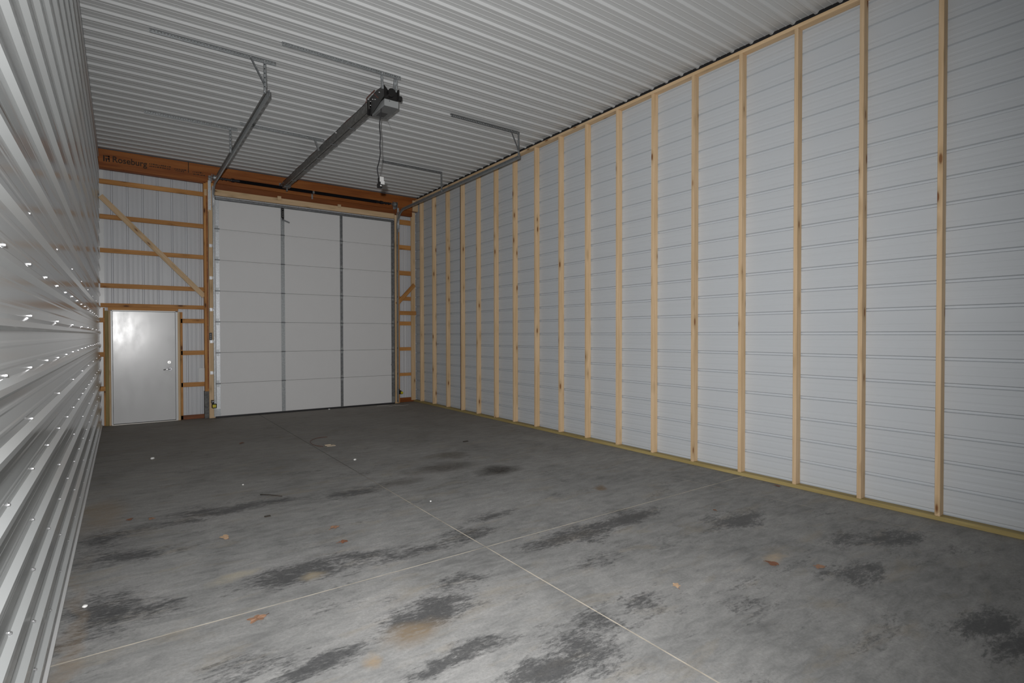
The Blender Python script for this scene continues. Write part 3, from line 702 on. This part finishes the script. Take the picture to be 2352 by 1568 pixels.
lx, lz = at(.706, .956, DYE); bx_, bz = at(.690, 1.080, DYE)
db = cyls('deadbolt', [((bx_, DYE, bz), (bx_, DYE - .014, bz), .032, .028), ((bx_, DYE - .014, bz), (bx_, DYE - .02, bz), .012)], M['chrome'], slab, 20)
boxes('thumb_turn', [(bx_ - .005, bx_ + .005, DYE - .04, DYE - .018, bz - .017, bz + .017)], M['chrome'], db, .002)
lv = cyls('lever_handle', [((lx, DYE, lz), (lx, DYE - .012, lz), .034, .030), ((lx, DYE - .010, lz), (lx, DYE - .05, lz), .012)], M['lever'], slab, 20)
tube('lever', smooth_path([(lx, DYE - .048, lz), (lx - .03, DYE - .052, lz), (lx - .07, DYE - .050, lz - .004), (lx - .105, DYE - .042, lz - .010)], 4), .0095, M['chrome'], lv, 8)

# ------------------------------------------------------------------ small fixtures at the end wall
wc = empty('wall_control', (1.353, D - .03, 1.55)); tag(wc, 'small dark three-button wall control on the jamb beside the overhead door', 'wall control')
box('housing', 1.330, 1.377, D - .058, D - .0305, 1.478, 1.618, M['black'], wc, .003)
for z in (1.585, 1.548, 1.512): cyls('button', [((1.353, D - .058, z), (1.353, D - .063, z), .010)], M['grey_box'], wc, 12)
for X, lab, sg in ((1.385, 'yellow and black safety sensor low on the left jamb', 1), (5.152, 'yellow and black safety sensor low beside the right track', -1)):
    sn = empty('safety_sensor', (X, D - .1, .25)); tag(sn, lab, 'sensor', 'safety sensors at the overhead door')
    if sg > 0:
        boxes('bracket', [(X - .035, X + .005, D - .150, D - .0365, .285, .345)], M['black'], sn, .004)
        boxes('bolt', [(X - .012, X + .0, D - .155, D - .150, .322, .334), (X - .032, X - .022, D - .155, D - .150, .318, .328)], M['zinc'], sn)
        hsg = boxes('housing', [(X - .038, X + .045, D - .200, D - .142, .205, .285)], M['black'], sn, .008)
        box('front_face', X - .028, X + .032, D - .205, D - .1995, .218, .272, M['yellow'], hsg, .004)
    else:
        boxes('bracket', [(X - .03, X - .005, D - .11, D - .032, .27, .335), (X - .03, X + .03, D - .118, D - .11, .255, .30)], M['black'], sn, .003)
        hsg = cyls('housing', [((X - .02, D - .12, .248), (X + .035, D - .12, .248), .036)], M['black'], sn, 16)
        cyls('front_face', [((X - .0, D - .152, .248), (X + .048, D - .15, .246), .028)], M['yellow'], hsg, 14)
eb = empty('electrical_box', (1.2, 11.78, .68)); tag(eb, 'grey-white electrical box between girts beside the post', 'electrical box')
x0, z0 = at(1.150, .690, 11.76); x1, z1 = at(1.262, .955, 11.76)
box('cover', x0, x1, 11.755, 11.764, z0, z1, M['grey_pl'], eb, .003); box('body', x0 + .006, x1 - .006, 11.764, 11.798, z0 + .006, z1 - .006, M['grey_pl'], eb, .002)
for zz in (z0 + .02, z1 - .02): cyls('screw', [((x0 + .05, 11.752, zz), (x0 + .05, 11.756, zz), .005)], M['zinc'], eb, 8)
cw = tube('control_cable', smooth_path([(1.337, D - .034, 1.625), (1.334, D - .034, 1.9), (1.338, D - .034, 2.4), (1.333, D - .034, 3.0), (1.337, D - .034, 3.6), (1.334, D - .034, 3.9)], 6), .0035, M['rubber'], None, 5)
tag(cw, 'thin dark cable stapled up the left jamb above the wall control', 'cable')

# ------------------------------------------------------------------ litter on the floor
def leaf_mesh(seed, L, lobes=5):
    r = random.Random(seed); bm = bmesh.new(); n_ = 26; cv = bm.verts.new((0, 0, .008)); ring = []
    for i in range(n_):
        t = 2 * math.pi * i / n_
        rad = L * (.30 + .20 * abs(math.cos(lobes * t / 2)) ** 1.5 + r.uniform(-.03, .03)); ex = 1.25 if lobes < 4 else 1.0
        ring.append(bm.verts.new((rad * math.cos(t) * ex, rad * math.sin(t) * .8, .004 + L * .10 * abs(math.sin(t * 1.5 + seed)) * r.uniform(.5, 1))))
    for i in range(n_): bm.faces.new((cv, ring[i], ring[(i + 1) % n_]))
    ex_ = bmesh.ops.extrude_face_region(bm, geom=bm.faces[:])
    for v in [e for e in ex_['geom'] if isinstance(e, bmesh.types.BMVert)]: v.co.z += .0012
    return finish(bm, 'leaf_blade')
leaves = [((1.352, 4.076), .075, 5, 'leaf_dark', 'curled dark red-brown leaf in the left middle of the floor'), ((1.393, 4.424), .085, 5, 'leaf', 'pale reddish leaf just behind the dark curled leaf'),
          ((.591, 3.246), .105, 5, 'leaf', 'largest orange-brown oak leaf beside the left end of the cross joint'), ((.632, 4.707), .09, 3, 'leaf_tan', 'narrow tan leaf lying towards the left wall'),
          ((3.605, 1.955), .085, 3, 'leaf_dark', 'brown curled leaf at the edge of the tan mud mark'), ((3.811, 1.741), .085, 5, 'leaf', 'brown crumpled leaf right of the tan mud mark'),
          ((2.804, 2.135), .065, 5, 'leaf_tan', 'small pale tan leaf right of the long floor joint'), ((.189, 5.556), .06, 3, 'leaf', 'right one of two tiny orange leaves near the left wall'),
          ((.038, 5.64), .055, 3, 'leaf_dark', 'left one of two tiny orange leaves near the left wall'), ((5.50, 2.93), .06, 3, 'leaf_dark', 'dark leaf tucked against the bottom plate of the stud wall'),
          ((1.394, 8.668), .08, 3, 'leaf_dark', 'far brown leaf in front of the overhead door'), ((4.292, 2.857), .035, 3, 'leaf_dark', 'tiny brown leaf scrap between the cross joint and the stud wall')]
for i, ((x, y), L, lb, mt_, lab) in enumerate(leaves):
    t = empty('dry_leaf', (x, y, 0)); t.rotation_euler.z = random.uniform(0, 6.28); tag(t, lab, 'leaf', 'dry leaves on the floor')
    bl = bpy.data.objects.new('blade', leaf_mesh(i * 3 + 1, L, lb)); COL.objects.link(bl); bl.data.materials.append(M[mt_]); bl.parent = t
    stem = bpy.data.objects.new('stem', tube_mesh([(L * .25, 0, .006), (L * .5, L * .05, .005), (L * .72, L * .12, .004)], .0014, 5, 'stem')); COL.objects.link(stem); stem.data.materials.append(M['leaf_dark']); stem.parent = t
def pebble(seed, r_):
    bm = bmesh.new(); bmesh.ops.create_icosphere(bm, subdivisions=2, radius=r_); rr = random.Random(seed)
    for v in bm.verts: v.co *= rr.uniform(.8, 1.1); v.co.z = v.co.z * .65 + r_ * .62
    return finish(bm, 'pellet', True)
for i, (x, y, r_, lab) in enumerate(((2.356, 6.654, .018, 'white pellet beyond the middle of the floor near the long joint'), (2.349, 4.582, .010, 'small white pellet beside the middle of the long joint'),
                                      (1.014, 6.248, .010, 'tiny white pellet on the floor left of the dark twig'), (-.19, 3.977, .014, 'bright white pellet close to the left wall foot'),
                                      (.296, 8.216, .024, 'whitish lump on the floor in front of the entry door'), (3.511, 11.45, .020, 'white scrap under the overhead door bottom seal'))):
    tag(link('pellet', pebble(i, r_), M['white_pl'], None, (x, y, 0)), lab, 'pellet', 'white bits on the floor')
cd = boxes('card_scrap', [(2.33, 2.45, 7.70, 7.78, .0, .006), (2.32, 2.40, 7.76, 7.80, .004, .014)], M['card']); tag(cd, 'tan scrap of card lying beside a curved wire on the floor', 'card scrap')
wr = tube('loose_wire', smooth_path([(2.28, 7.72, .004), (2.20, 7.90, .010), (2.22, 8.15, .018), (2.38, 8.38, .010), (2.55, 8.42, .004)], 5), .004, M['wire']); tag(wr, 'thin reddish-brown wire curled on the floor by the card scrap', 'wire')
tw = tube('twig', [(1.09, 5.76, .005), (1.16, 5.69, .008), (1.25, 5.58, .005)], .005, M['twig'], None, 6); tag(tw, 'thin dark twig lying left of the long floor joint', 'twig')
t2 = boxes('wood_chip', [(.985, 1.035, 5.03, 5.055, 0, .008)], M['twig'], None, .002); tag(t2, 'small dark chip on the floor nearer than the twig', 'chip')
t3 = boxes('wood_chip', [(4.05, 4.13, 6.84, 6.87, 0, .010)], M['twig'], None, .002); tag(t3, 'small dark chip on the far floor towards the stud wall', 'chip')
sg_ = tube('string', smooth_path([(4.55, 11.42, .003), (4.72, 11.34, .004), (4.80, 11.22, .003), (4.92, 11.30, .004), (5.05, 11.18, .003), (5.22, 11.24, .003)], 6), .0035, M['string'], None, 5); tag(sg_, 'loose pale string on the floor at the right door corner', 'string')
